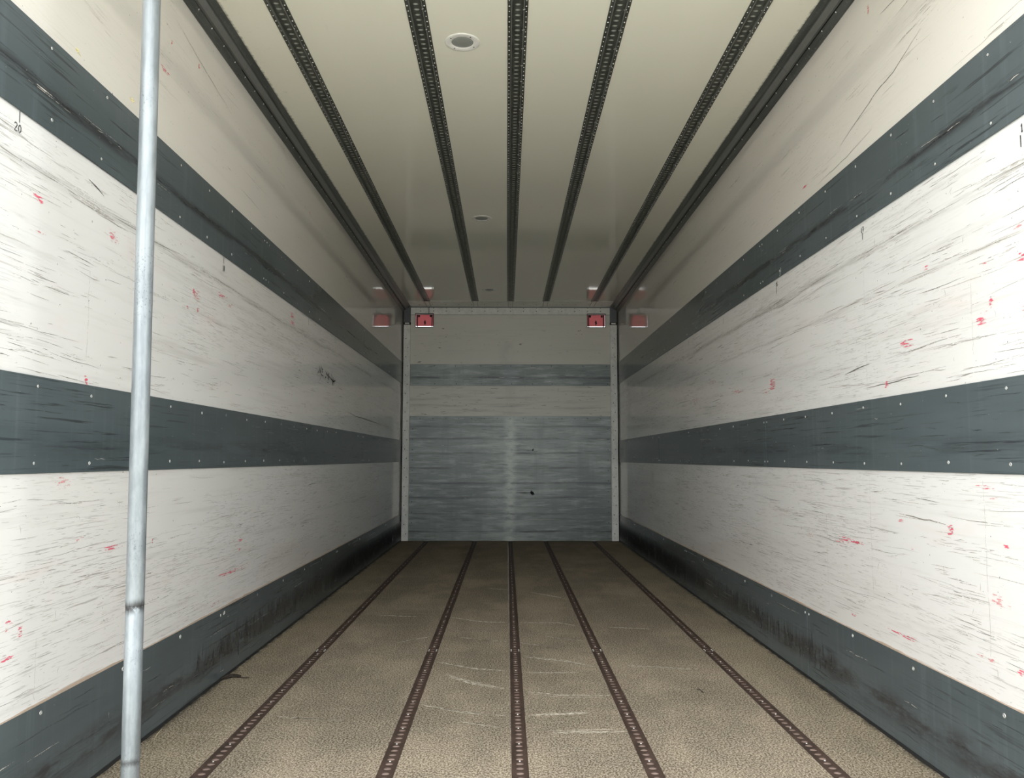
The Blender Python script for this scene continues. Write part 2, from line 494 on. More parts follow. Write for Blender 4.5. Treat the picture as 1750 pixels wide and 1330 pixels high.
# ------------------------------------------------------------------ side walls
XW = HW + 0.002     # liner face
XB = HW - 0.003     # rub board face
walls = {}
for side, s in (('left', -1), ('right', 1)):
    bm = NB()
    box(bm, min(s * XW, s * (XW + 0.05)), max(s * XW, s * (XW + 0.05)), Y0, Y1 + 0.06, -0.06, H + 0.05)
    walls[side] = obj('wall_' + side, bm, MT['linerL' if s < 0 else 'linerR'], kind='structure')

def screw_mesh():
    bm = NB()
    lathe(bm, [(0.0055, 0.0), (0.0050, 0.0009), (0.0026, 0.0012), (0.0022, 0.0004)], 10, mi=0)
    r = [bm.verts.new((0.0022 * math.cos(2 * PI * i / 10), 0.0022 * math.sin(2 * PI * i / 10), 0.0004)) for i in range(10)]
    f = bm.faces.new(r); f.material_index = 1
    me = bpy.data.meshes.new('screw'); bm.normal_update(); bm.to_mesh(me); bm.free()
    me.materials.append(MT['screw']); me.materials.append(MT['hole'])
    return me
SCREW = screw_mesh()
GSCREW = SCREW.copy(); GSCREW.materials[0] = plain('painted_screw', (0.13, 0.15, 0.16), 0.5)
DSCREW = SCREW.copy(); DSCREW.materials[0] = MT['hole']
def put_screw(loc, axis, parent, scale=1.0, me=None):
    o = bpy.data.objects.new('screw', me or SCREW)
    COL.objects.link(o)
    o.rotation_euler = Vector(axis).to_track_quat('Z', 'Y').to_euler()
    o.location = loc; o.scale = (scale,) * 3
    o.parent = parent
    return o

def board_run(parent, s, z0, z1, joints, mat, gap, name, rows, step, y_first, scale, rnd):
    ys = [Y0] + joints + [Y1]
    for i in range(len(ys) - 1):
        a = ys[i] + (gap / 2 if i else 0); b = ys[i + 1] - (gap / 2 if i < len(ys) - 2 else 0)
        bm = NB()
        box(bm, min(s * XB, s * XW), max(s * XB, s * XW), a, b, z0, z1, 0, 0.0012)
        bd = obj(name, bm, mat, parent)
        y = y_first
        while y < min(b, 8.9) - 0.02:
            if y > a + 0.02:
                for z in rows:
                    put_screw((s * (XB - 0.0002), y + rnd.uniform(-.012, .012), z + rnd.uniform(-.004, .004)), (-s, 0, 0), bd, scale * rnd.uniform(.75, 1.1), GSCREW if (y > 3.4 and rnd.random() < min(.9, .25 + (y - 3.4) * .25)) else None)
            y += step
        for y in (a + 0.018, b - 0.018):
            if y > 1.9 and y < 8.9:
                for z in rows:
                    put_screw((s * (XB - 0.0002), y, z), (-s, 0, 0), bd, scale * 0.8)

rnd = random.Random(4)
bases = {}
for side, s in (('left', -1), ('right', 1)):
    wl = walls[side]
    jt = [3.943, 6.742] if s < 0 else [3.99, 6.79]
    board_run(wl, s, ZT0, ZT1, jt, MT['top'], 0.0012, 'rub_board', (ZT0 + 0.030, ZT1 - 0.028), 0.279, 1.776, 0.85, rnd)
    jt = [6.75] if s < 0 else [3.99, 6.79]
    board_run(wl, s, ZM0, ZM1, jt, MT['mid'], 0.0075 if s > 0 else 0.0012, 'rub_board', (ZM0 + 0.026, ZM1 - 0.028), 0.279, 1.776, 0.95, rnd)
    e = empty('baseboard_' + side); e['kind'] = 'structure'; bases[side] = e
    jt = [3.478, 5.79, 8.10] if s < 0 else [3.501, 5.836, 8.15]
    board_run(e, s, 0.009, ZK, jt, MT['kick'], 0.0012 if s < 0 else 0.0065, 'kick_board', (0.269,), 0.4535, 1.686, 1.25, rnd)
    bm = NB()
    box(bm, min(s * (XB + 0.0005), s * XW), max(s * (XB + 0.0005), s * XW), Y0, Y1, 0.0, 0.009)
    # ragged sealant bead
    n = 220; prev = None
    for i in range(n + 1):
        y = Y0 + (Y1 - Y0) * i / n
        q = rnd.uniform(0.0025, 0.008)
        r = [bm.verts.new((s * (XB + 0.0003), y, 0.0085)), bm.verts.new((s * (XB - q), y, 0.0006))]
        if prev:
            bm.faces.new((prev[0], prev[1], r[1], r[0]))
        prev = r
    obj('sealant_strip', bm, MT['black'], e)
    # worn pale top lip of the kick board
    bm = NB()
    n = 260; prev = None; hgt = .002
    for i in range(n + 1):
        y = Y0 + (Y1 - Y0) * i / n
        hgt = min(.0075, max(.0008, hgt + rnd.gauss(0, .0011) - (hgt - .0025) * .12))
        r = [bm.verts.new((s * (XB + .0006), y, ZK - .0005)), bm.verts.new((s * (XB + .0010), y, ZK + hgt)), bm.verts.new((s * XW, y, ZK + hgt + .0004))]
        if prev:
            bm.faces.new((prev[0], prev[1], r[1], r[0])); bm.faces.new((prev[1], prev[2], r[2], r[1]))
        prev = r
    obj('edge_lip', bm, plain('raw_ply_edge', (0.40, 0.31, 0.24), 0.7, sc=60), e)

# --- weathering scratches: real, very thin flakes on the liner
def scratches(side, s, seed, n):
    rd = random.Random(seed)
    bm = NB()
    nx = (-s, 0, 0); x = s * (XW - 0.0004)
    zones = [(ZK + .02, ZM0 - .01, 0.52), (ZM1 + .01, ZT0 - .01, 0.40), (ZT1 + .02, ZC - .02, 0.08)]
    def one(y, z, L, wd, mi, sl):
        k = max(3, min(8, int(L / 0.03)))
        pts = []; zz = z
        for i in range(k + 1):
            zz += rd.gauss(0, 0.0007 + L * 0.0022)
            pts.append((x, y + L * (i / k - .5), zz + sl * L * (i / k - .5)))
        if min(p[1] for p in pts) < Y0 or max(p[1] for p in pts) > Y1 - .08: return
        stroke(bm, pts, nx, wd, mi)
    cnt = 0
    while cnt < n:
        t = rd.random(); acc = 0
        for z0, z1, wgt in zones:
            acc += wgt
            if t < acc: break
        y = rd.uniform(1.5, 9.1); z = rd.uniform(z0, z1)
        # fewer marks beside the middle board
        if z1 < 1 and z > 0.74 and rd.random() < 0.45: continue
        sl0 = rd.gauss(0, 0.02)
        m = 1 if rd.random() < 0.6 else rd.randint(2, 7)
        for _ in range(m):
            L = min(0.5, rd.lognormvariate(-2.75, 0.75))
            wd = rd.uniform(0.0006, 0.0014)
            mi = rd.choices((0, 1, 2), (0.26, 0.42, 0.32))[0]
            if mi == 2: wd *= 1.6
            if y > 4.4 and rd.random() < .5: wd *= rd.uniform(1.3, 4.0)
            one(y + rd.gauss(0, .08), min(max(z + rd.gauss(0, .012), z0), z1), L, wd, mi, sl0 + rd.gauss(0, 0.012))
            cnt += 1
    # short upright knocks
    for _ in range(n // 22):
        z0, z1, _w = zones[0] if rd.random() < .6 else zones[1]
        y = rd.uniform(1.6, 8.8); z = rd.uniform(z0 + .03, z1 - .03); L = rd.uniform(.008, .035)
        stroke(bm, [(x, y, z), (x, y + rd.gauss(0, .003), z + L / 2), (x, y + rd.gauss(0, .006), z + L)], nx, rd.uniform(.0008, .0016), rd.choice((0, 1)))
    # the rub line at strap height is a sheaf of strokes
    for zc, k in ((1.643, 150), (1.482, 70 if s > 0 else 0)):
        for _ in range(k):
            one(rd.uniform(1.8, 8.2), zc + rd.gauss(0, .009), rd.uniform(.05, .35), rd.uniform(.001, .0026), rd.choice((1, 2, 2)), rd.gauss(0, .01))
    obj('scratches', bm, [MT['s_dark'], MT['s_mid'], MT['s_light']], walls[side], kind='stuff')
    # scratches in the grey boards
    bm = NB(); x = s * (XB - 0.0004)
    for z0, z1, k in ((ZM0 + .02, ZM1 - .02, 150), (ZT0 + .02, ZT1 - .02, 130)):
        for _ in range(k):
            y = rd.uniform(1.5, 8.8); z = rd.uniform(z0, z1); L = min(.5, rd.lognormvariate(-2.6, .7))
            if z0 > 1.5 and rd.random() < .55: z = 1.862 + rd.gauss(0, .012)
            mi = 0 if rd.random() < .82 else 1
            wd = rd.uniform(.0007, .0020) * (1 if mi == 0 else .6)
            if z0 > 1.5 and abs(z - 1.862) < .012: wd *= rd.uniform(1, 3.5)
            stroke(bm, [(x, y + L * q, z + rd.gauss(0, .0012)) for q in (-.5, -.25, 0, .25, .5)], nx, wd, mi)
    obj('scratches', bm, [MT['s_black'], MT['s_light']], walls[side], kind='stuff')
    bm = NB()
    for _ in range(170):
        y = rd.uniform(1.5, 8.8); z = rd.uniform(.03, ZK - .02); L = min(.5, rd.lognormvariate(-2.3, .7))
        mi = 0 if rd.random() < .85 else 1
        stroke(bm, [(x, y + L * q, z + rd.gauss(0, .0016)) for q in (-.5, -.25, 0, .25, .5)], nx, rd.uniform(.0008, .0022), mi)
    for _ in range(260):
        y = rd.uniform(3.2, 7.6); z = .13 + rd.gauss(0, .03) ; L = rd.uniform(.02, .09)
        stroke(bm, [(x, y, z - L / 2), (x, y + rd.gauss(0, .002), z), (x, y + rd.gauss(0, .004), z + L / 2)], nx, rd.uniform(.002, .009), 0)
    obj('scratches', bm, [MT['s_black'], MT['s_light']], bases[side], kind='stuff')

scratches('left', -1, 11, 3100)
scratches('right', 1, 23, 3900)

# single long cracks that stand out
def crack(side, s, pts, wd, m='s_dark', x=None):
    bm = NB(); xx = s * (XW - 0.0006) if x is None else x
    P = []
    rd = random.Random(int(pts[0][0] * 1000))
    for (ya, za), (yb, zb) in zip(pts[:-1], pts[1:]):
        k = max(2, int(abs(yb - ya) / 0.03))
        for i in range(k): P.append((xx, ya + (yb - ya) * i / k, za + (zb - za) * i / k + rd.gauss(0, .0012)))
    P.append((xx, *pts[-1]))
    stroke(bm, P, (-s, 0, 0), wd)
    obj('crack', bm, MT[m], walls[side])
crack('left', -1, [(6.118, 1.261), (6.234, 1.262), (6.404, 1.250), (6.885, 1.249), (7.685, 1.240)], 0.007, 'ink')
crack('left', -1, [(2.27, 1.71), (2.36, 1.69)], 0.004, 'ink')
crack('left', -1, [(2.82, 2.49), (3.13, 2.44), (3.42, 2.40)], 0.0022)
crack('left', -1, [(3.55, 2.12), (3.85, 2.11)], 0.002)
crack('right', 1, [(3.02, 2.11), (2.70, 2.18), (2.58, 2.19), (2.40, 2.24)], 0.0028)
crack('right', 1, [(2.66, 2.43), (2.50, 2.42)], 0.0022)
crack('right', 1, [(3.05, 1.233), (2.95, 1.245), (2.84, 1.25)], 0.004)
crack('right', 1, [(2.88, 1.168), (2.70, 1.17), (2.50, 1.175)], 0.003)
crack('right', 1, [(2.66, .74), (2.50, .735), (2.38, .728)], 0.004, 's_mid')
crack('right', 1, [(3.25, 2.04), (3.0, 2.045), (2.75, 2.065)], 0.0018)

# faint upright rub lines where load posts leant on the liner
for sd, sg, y, z0, z1 in (('right', 1, 2.185, .40, .86), ('right', 1, 2.87, .46, .87), ('right', 1, 2.86, 1.16, 1.60), ('right', 1, 2.20, 1.20, 1.40), ('right', 1, 3.27, .34, .70), ('left', -1, 2.12, .31, .47), ('left', -1, 2.30, 1.20, 1.46), ('left', -1, 2.62, 1.34, 1.55)):
    bm = NB(); rdv = random.Random(int(y * 1000))
    stroke(bm, [(sg * (XW - .0005), y + rdv.gauss(0, .0015), z0 + (z1 - z0) * q / 12) for q in range(13)], (-sg, 0, 0), .0012, taper=False)
    obj('rub_line', bm, MT['s_light'], walls[sd])

# --- red paint scuffs (y0,z0,y1,z1, strength)
def paint(side, s, y0, z0, y1, z1, m, rd):
    bm = NB(); x = s * (XW - 0.0009)
    ya, yb = min(y0, y1), max(y0, y1); za, zb = min(z0, z1), max(z0, z1)
    hz = max(zb - za, 0.006); n = max(2, int(hz / 0.0042))
    for i in range(n):
        z = za + hz * (i + .5) / n + rd.gauss(0, .0008)
        L = (yb - ya) * rd.uniform(.45, .95); c = (ya + yb) / 2 + rd.uniform(-.5, .5) * ((yb - ya) - L)
        sl = rd.gauss(0, .025)
        P = [(x - s * 0.00002 * i, c + L * q, z + sl * L * q + rd.gauss(0, .0006)) for q in (-.5, -.3, -.1, .1, .3, .5)]
        stroke(bm, P, (-s, 0, 0), rd.uniform(.0030, .0058))
    obj('paint_scuff', bm, MT[m], walls[side])
rd = random.Random(77)
for q in [(2.005, 1.566, 2.056, 1.583, 'red'), (2.021, 1.490, 2.077, 1.500, 'pink'), (2.388, 1.566, 2.470, 1.604, 'pink'), (2.40, 1.575, 2.46, 1.590, 'red'),
          (3.047, 1.52, 3.139, 1.565, 'pink'), (3.05, 1.535, 3.085, 1.562, 'red'), (3.003, 1.472, 3.02, 1.485, 'red'), (3.10, 1.478, 3.128, 1.497, 'red'), (3.324, 1.583, 3.44, 1.606, 'red'), (3.42, 1.565, 3.55, 1.585, 'pink'),
          (2.288, 1.125, 2.318, 1.150, 'red'), (2.162, .836, 2.261, .866, 'pink'), (2.435, .645, 2.576, .656, 'red'), (3.34, .422, 3.958, .438, 'pink'), (3.36, .426, 3.70, .434, 'red'),
          (3.666, .549, 3.732, .557, 'red'), (3.68, .507, 3.72, .517, 'red'), (1.982, .520, 2.025, .530, 'red'), (1.98, .505, 2.02, .517, 'pink'), (2.034, .482, 2.059, .508, 'red'), (1.975, .437, 2.029, .445, 'red'),
          (2.273, .688, 2.346, .698, 'pink'), (2.778, .634, 2.789, .650, 'red'), (4.43, 1.695, 4.53, 1.722, 'red'), (4.44, 1.655, 4.54, 1.678, 'red'), (3.3, .32, 3.5, .335, 'pink'),
          (2.70, 2.255, 2.79, 2.270, 'red'), (2.779, 2.380, 2.796, 2.396, 'red'), (3.033, 2.416, 3.052, 2.436, 'red'), (4.803, 2.388, 4.848, 2.404, 'red'),
          (2.166, 2.034, 2.206, 2.048, 'yellow'), (2.467, 2.046, 2.539, 2.058, 'yellow'), (5.6, .40, 5.9, .425, 'pink')]:
    paint('left', -1, *q, rd)
for q in [(1.93, 1.49, 2.016, 1.506, 'pink'), (1.93, 1.405, 1.998, 1.427, 'red'), (2.111, 1.431, 2.156, 1.443, 'pink'), (2.114, 1.434, 2.13, 1.442, 'red'), (2.095, 1.311, 2.120, 1.338, 'red'), (2.10, 1.30, 2.16, 1.312, 'pink'), (2.133, 1.278, 2.183, 1.296, 'red'),
          (2.522, 1.272, 2.615, 1.296, 'red'), (3.638, 1.397, 3.719, 1.417, 'pink'), (3.835, 1.250, 3.931, 1.300, 'red'), (2.697, 1.156, 2.730, 1.177, 'red'), (1.93, 1.282, 1.991, 1.296, 'pink'),
          (2.118, .838, 2.230, .848, 'red'), (2.117, .810, 2.163, .819, 'pink'), (2.632, .714, 2.677, .723, 'red'), (2.338, .700, 2.376, .730, 'red'), (2.931, .610, 3.175, .626, 'red'), (2.95, .590, 3.25, .612, 'pink'),
          (3.392, .592, 3.527, .607, 'pink'), (2.571, .634, 2.594, .643, 'red'), (2.083, .692, 2.114, .699, 'red'), (2.562, .350, 2.802, .360, 'red'), (2.03, .382, 2.095, .398, 'red'), (2.083, .540, 2.185, .568, 'pink'),
          (2.145, .389, 2.257, .395, 'pink'), (3.009, .345, 3.06, .353, 'red'), (4.325, 1.276, 4.625, 1.298, 'pink'), (4.40, 1.280, 4.58, 1.292, 'red'), (2.735, 2.481, 2.753, 2.512, 'red'),
          (3.346, 2.072, 3.434, 2.082, 'red'), (2.413, 1.492, 2.449, 1.502, 'red'), (4.9, 1.38, 5.1, 1.40, 'pink'), (5.35, 1.30, 5.6, 1.33, 'pink'), (3.9, 1.24, 4.1, 1.262, 'pink')]:
    paint('right', 1, *q, rd)

# --- handwritten load marks in black marker
def marks(side, s, strokes, wd, mat='ink'):
    bm = NB()
    for st in strokes:
        stroke(bm, [(s * (XW - 0.0012), y, z) for y, z in st], (-s, 0, 0), wd, taper=False)
    obj('handwritten_mark', bm, MT[mat], walls[side])
def glyph(chars, y, z, h, wdt, flip):
    G = {'2': [[(0, .8), (.2, 1), (.7, 1), (.85, .75), (.5, .4), (0, 0), (.95, 0)]],
         '0': [[(.5, 1), (.1, .75), (.05, .3), (.45, 0), (.9, .3), (.9, .75), (.5, 1)]],
         '1': [[(.2, .7), (.5, 1), (.5, 0)], [(.25, 0), (.8, 0)]],
         '|': [[(.4, 1), (.4, 0)]],
         '7': [[(.05, 1), (.9, 1), (.45, 0)], [(.25, .5), (.85, .5)]],
         '8': [[(.5, 1), (.1, .8), (.8, .3), (.5, 0), (.1, .3), (.85, .8), (.5, 1)]],
         '5': [[(.9, 1), (.2, 1), (.15, .55), (.7, .55), (.85, .25), (.5, 0), (.1, .1)]]}
    out = []
    for i, c in enumerate(chars):
        for st in G[c]:
            q = [(px + i * 1.25, pz) for px, pz in st]
            out.append([(y + (-1 if flip else 1) * px * wdt, z + pz * h) for px, pz in q])
    return out
# left wall: going deeper (+y) reads left to right; right wall is mirrored
marks('left', -1, [[(1.935, 1.762), (1.936, 1.734)]] + glyph('20', 1.9165, 1.7090, 0.0195, 0.0125, False), 0.0026)
marks('left', -1, [[(3.377, 1.762), (3.379, 1.735)]] + glyph('18', 3.367, 1.702, 0.024, 0.011, False), 0.0042)
marks('left', -1, [[(4.855, 1.762), (4.858, 1.716)]], 0.005)
marks('left', -1, [[(5.611, 1.762), (5.614, 1.713)]], 0.005)
marks('right', 1, [[(1.953, 1.718), (1.953, 1.688)]] + glyph('1', 1.951, 1.725, 0.020, 0.010, True), 0.0034)
marks('right', 1, [[(2.853, 1.724), (2.855, 1.700)]] + glyph('17', 2.866, 1.7275, 0.017, 0.0105, True), 0.0034)
marks('right', 1, [[(3.783, 1.724), (3.786, 1.694)]] + glyph('15', 3.795, 1.730, 0.018, 0.011, True), 0.0045)
marks('right', 1, [[(4.732, 1.748), (4.734, 1.708)]], 0.005)
marks('right', 1, [[(5.652, 1.745), (5.655, 1.705)]], 0.005)
bm = NB()
for st in ([(3.72, 1.79), (3.715, 1.772), (3.725, 1.764)], [(3.705, 1.80), (3.71, 1.78)]):
    stroke(bm, [(XB - 0.0008, y, z) for y, z in st], (-1, 0, 0), 0.003, taper=False)
obj('handwritten_mark', bm, MT['chalk'], walls['right'])
# black scribbled numbers deep on the left wall
bm = NB(); rd = random.Random(5)
for cy, n in ((5.21, 9), (5.33, 3), (5.42, 5), (5.58, 8)):
    for _ in range(n):
        y = cy + rd.gauss(0, .03); z = 1.467 - (cy - 5.2) * .05 + rd.gauss(0, .012)
        stroke(bm, [(-XW + .0012, y, z), (-XW + .0012, y + rd.gauss(0, .02), z + rd.gauss(0, .012)), (-XW + .0012, y + rd.gauss(0, .04), z + rd.gauss(0, .02))], (1, 0, 0), rd.uniform(.006, .014))
obj('handwritten_mark', bm, MT['ink'], walls['left'])

# ------------------------------------------------------------------ cove mouldings between walls and ceiling
def cove(name, s):
    e = empty(name); e['kind'] = 'structure'
    prof = [(0.0, 2.594), (0.004, 2.592), (0.0135, 2.6045), (0.0225, 2.6185), (0.0235, 2.6225), (0.0265, 2.6225), (0.0280, 2.6190), (0.036, 2.6200), (0.046, 2.6270), (0.055, 2.6360), (0.0595, 2.6430), (0.0605, 2.6400), (0.066, 2.6435), (0.079, 2.6545), (0.082, 2.6580), (0.0, 2.6580)]
    for ya, yb in ((Y0, 3.4595), (3.4605, Y1 - 0.001)):
        bm = NB(); A = []; B = []
        for d, z in prof:
            A.append(bm.verts.new((s * (HW + 0.0015 - d), ya, z))); B.append(bm.verts.new((s * (HW + 0.0015 - d), yb, z)))
        n = len(prof)
        for i in range(n):
            f = bm.faces.new((A[i], B[i], B[(i + 1) % n], A[(i + 1) % n]))
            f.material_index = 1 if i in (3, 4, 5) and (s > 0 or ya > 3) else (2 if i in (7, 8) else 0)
        bm.faces.new(A); bm.faces.new(B[::-1])
        bmesh.ops.recalc_face_normals(bm, faces=bm.faces)
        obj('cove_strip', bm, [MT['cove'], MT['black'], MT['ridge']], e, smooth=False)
    bm = NB()
    y = 2.83
    while y < Y1 - .1:
        dome(bm, (s * (HW + 0.0015 - 0.0200), y, 2.6155), (-s * .85, 0, -.5), 0.0038, 0.0022, 8)
        y += 0.138
    obj('rivets', bm, MT['rivet'], e, kind='stuff')
    return e
cove('trim_1', -1)
cove('trim_2', 1)

# ------------------------------------------------------------------ front bulkhead
wb = empty('wall_back'); wb['kind'] = 'structure'
def plate(name, z0, z1, mat, y=Y1, th=0.06, x0=-HW - .03, x1=HW + .03):
    bm = NB(); box(bm, x0, x1, y, y + th, z0, z1, 0, 0.0008)
    return obj(name, bm, mat, wb)
# upper white panel with two window openings
RX = ((-1.092, -0.878), (0.880, 1.094)); RZ = (2.4185, 2.579)
xs = [-HW - .03, RX[0][0], RX[0][1], RX[1][0], RX[1][1], HW + .03]; zs = [1.993, RZ[0], RZ[1], H + .05]
bm = NB()
for i in range(5):
    for j in range(3):
        if j == 1 and i in (1, 3): continue
        box(bm, xs[i], xs[i + 1], Y1, Y1 + .06, zs[j], zs[j + 1])
bmesh.ops.remove_doubles(bm, verts=bm.verts, dist=1e-5)
obj('panel', bm, MT['bulkw'], wb)
p1 = plate('rub_board', 1.746, 1.993, MT['bulkb'], Y1 - .004, .064)
plate('panel', 1.400, 1.746, MT['bulkw'])
p2 = plate('kick_plate', 0.107, 1.400, MT['bulkg'], Y1 - .004, .064)
p3 = plate('sill_strip', -0.06, 0.1062, MT['bulkg'], Y1 - .005, .065)
for x in (-.869, -.626, -.339, .006, .244, .469, .830, 1.10):
    put_screw((x, Y1 - .0042, 1.972), (0, -1, 0), p1, 1.0, DSCREW)
    put_screw((x + .01, Y1 - .0042, 1.768), (0, -1, 0), p1, 1.0, DSCREW)
for i in range(15):
    put_screw((-1.025 + .1465 * i, Y1 - .0042, 1.372), (0, -1, 0), p2, .9, DSCREW)
for i in range(10):
    for x in (-1.108, 1.108):
        put_screw((x, Y1 - .0042, 0.20 + i * .117), (0, -1, 0), p2, .9, DSCREW)
# two splintered bolt holes
rd = random.Random(3)
for (x, z, k) in ((0.258, 1.018, 0.75), (0.250, 0.538, 1.15)):
    bm = NB()
    for i in range(int(9 * k)):
        a_ = rd.uniform(0, 2 * PI); r = .016 * k * rd.uniform(.2, 1)
        c = (x + r * math.cos(a_), z + r * math.sin(a_))
        a2 = rd.uniform(0, PI); l = .018 * k * rd.uniform(.5, 1)
        stroke(bm, [(c[0] - l * math.cos(a2), Y1 - .0050 - .0001 * i, c[1] - l * math.sin(a2)), (c[0], Y1 - .0050 - .0001 * i, c[1]), (c[0] + l * math.cos(a2), Y1 - .0050 - .0001 * i, c[1] + l * math.sin(a2))], (0, -1, 0), .012 * k)
    stroke(bm, [(x - .16 * k, Y1 - .0048, z - .002), (x - .08 * k, Y1 - .0048, z - .004), (x, Y1 - .0048, z)], (0, -1, 0), .009 * k)
    obj('splintered_hole', bm, MT['s_black'] if False else MT['hole'], wb)
# scratches on the bulkhead panels
bm = NB()
for _ in range(420):
    x = rd.uniform(-1.1, 1.1); z = rd.choice((rd.uniform(.05, 1.39), rd.uniform(1.42, 1.74), rd.uniform(.05, 1.39), rd.uniform(1.76, 1.98)))
    L = min(.4, rd.lognormvariate(-2.9, .7)); mi = rd.choice((0, 0, 1, 2))
    y = Y1 - .0046 if z < 1.4 or z > 1.745 else Y1 - .0006
    if rd.random() < .12: stroke(bm, [(x, y, z), (x + rd.gauss(0, .003), y, min(z + L * .4, 1.98))], (0, -1, 0), .002, mi, taper=False)
    else: stroke(bm, [(x + L * q, y, z + rd.gauss(0, .002)) for q in (-.5, -.2, .2, .5)], (0, -1, 0), rd.uniform(.0012, .004), mi)
for _ in range(60):
    x = rd.uniform(-1.1, 1.1); z = rd.uniform(2.02, 2.38); L = rd.uniform(.01, .05)
    stroke(bm, [(x + L * q, Y1 - .0006, z + rd.gauss(0, .003)) for q in (-.5, 0, .5)], (0, -1, 0), rd.uniform(.001, .003), rd.choice((1, 2)))
obj('scratches', bm, [MT['s_black'], MT['s_mid'], MT['s_light']], wb, kind='stuff')

# aluminium angle between bulkhead and ceiling
e = empty('trim_3'); e['kind'] = 'structure'
bm = NB()
box(bm, -1.142, 1.142, Y1 - .004, Y1, 2.566, H, 0, .0006)
box(bm, -1.142, 1.142, Y1 - .34, Y1 - .004, H - .003, H, 0, .0006)
box(bm, -1.142, 1.142, Y1 - .010, Y1 - .004, H - .012, H - .003, 1)
box(bm, -1.142, 1.142, Y1 - .0030, Y1, 2.5625, 2.566, 1)  # dark strip painting the shade line under the angle
obj('angle_strip', bm, [MT['alu'], MT['greypost']], e)
bm = NB()
for i in range(15):
    x = -1.03 + .1475 * i
    dome(bm, (x, Y1 - .004, 2.607), (0, -1, 0), .006, .003, 8)
    dome(bm, (x, Y1 - .004, 2.640), (0, -1, 0), .004, .003, 8)
    dome(bm, (x, Y1 - .15, H - .003), (0, 0, -1), .006, .003, 8)
obj('rivets', bm, MT['greypost'], e, kind='stuff')

# corner posts
for name, s in (('trim_4', -1), ('trim_5', 1)):
    e = empty(name); e['kind'] = 'structure'
    a_, b_ = 1.142, 1.2185
    bm = NB(); box(bm, min(s * a_, s * b_), max(s * a_, s * b_), Y1 - .030, Y1 + .002, 0.0, 2.445, 0, .002)
    obj('corner_post', bm, MT['alupost'], e)
    bm = NB(); box(bm, min(s * a_, s * b_), max(s * a_, s * b_), Y1 - .026, Y1 + .002, 2.474, H - .002, 0, .002)
    obj('post_head', bm, MT['greypost'], e)
    bm = NB(); box(bm, min(s * (a_ - .002), s * b_), max(s * (a_ - .002), s * b_), Y1 - .036, Y1, 2.446, 2.473, 0, .002)
    box(bm, min(s * (a_ + .012), s * (b_ - .014)), max(s * (a_ + .012), s * (b_ - .014)), Y1 - .038, Y1 - .036, 2.452, 2.466, 1)
    obj('post_bracket', bm, [MT['black'], MT['alu']], e)
    bm = NB(); box(bm, min(s * b_, s * XW), max(s * b_, s * XW), Y1 - .012, Y1 + .002, 0, H)
    obj('shadow_gap', bm, MT['black'], e)
    bm = NB(); i = 0; z = .08
    while z < 2.38:
        dome(bm, (s * (1.180 + (.012 if i % 2 else -.010)), Y1 - .030, z), (0, -1, 0), .005, .002, 8)
        i += 1; z += .105
    obj('rivets', bm, MT['hole'], e, kind='stuff')

# ------------------------------------------------------------------ red marker windows in the bulkhead
for k, (x0, x1) in enumerate(RX):
    cx = (x0 + x1) / 2
    t = empty('marker_lamp', (cx, Y1, RZ[0]))
    tag(t, ('red lamp window high in the bulkhead beside the left corner post' if k == 0 else 'red lamp window high in the bulkhead beside the right corner post'), 'lamp', 'red lamp windows in the bulkhead')
    hw_, hh = (x1 - x0) / 2, RZ[1] - RZ[0]
    bm = NB()
    for (a0, a1, c0, c1) in ((-hw_, -hw_ + .007, 0, hh), (hw_ - .007, hw_, 0, hh), (-hw_ + .007, hw_ - .007, hh - .008, hh), (-hw_ + .007, hw_ - .007, 0, .004)):
        box(bm, a0, a1, -.008, .004, c0, c1)
    obj('frame', bm, MT['black'], t)
    bm = NB(); box(bm, -hw_ + .007, hw_ - .007, .0, .056, .004, .008)
    obj('sill', bm, MT['white'], t)
    for sg in (-1, 1):
        bm = NB(); box(bm, sg * (hw_ - .022) - .004, sg * (hw_ - .022) + .004, .006, .05, .012, hh - .012)
        obj('bracket', bm, MT['black'], t)
    bm = NB(); box(bm, -hw_ + .002, hw_ - .002, .050, .056, .0215, hh - .001, 0, .001)
    obj('lens', bm, MT['redlens'], t)
    bm = NB()
    pts = [(0, .048, .085), (.003, .046, .075), (-.003, .045, .068), (.004, .045, .058), (-.001, .046, .050), (.002, .047, .040)]
    for i, (px, py, pz) in enumerate(pts):
        r = (.004, .006, .009, .009, .007, .004)[i]
        box(bm, px - r, px + r, py - .006, py + .003, pz - .007, pz + .007, 0, .001)
    obj('bulb_holder', bm, MT['black'], t)
    # sensor cap in an upper corner of each lamp
    for sg in (-1, 1):
        bm = NB(); box(bm, sg * (hw_ - .04) - .01, sg * (hw_ - .04) + .01, .035, .05, hh - .035, hh - .012)
        obj('clip', bm, MT['black'], t)

# cable end above the left lamp
bm = NB()
box(bm, -.938, -.932, Y1 - .012, Y1 - .005, 2.575, 2.652)
o = obj('cable', bm, MT['black']); tag(o, 'short black cable dropping from the ceiling onto the red lamp window at left', 'cable')

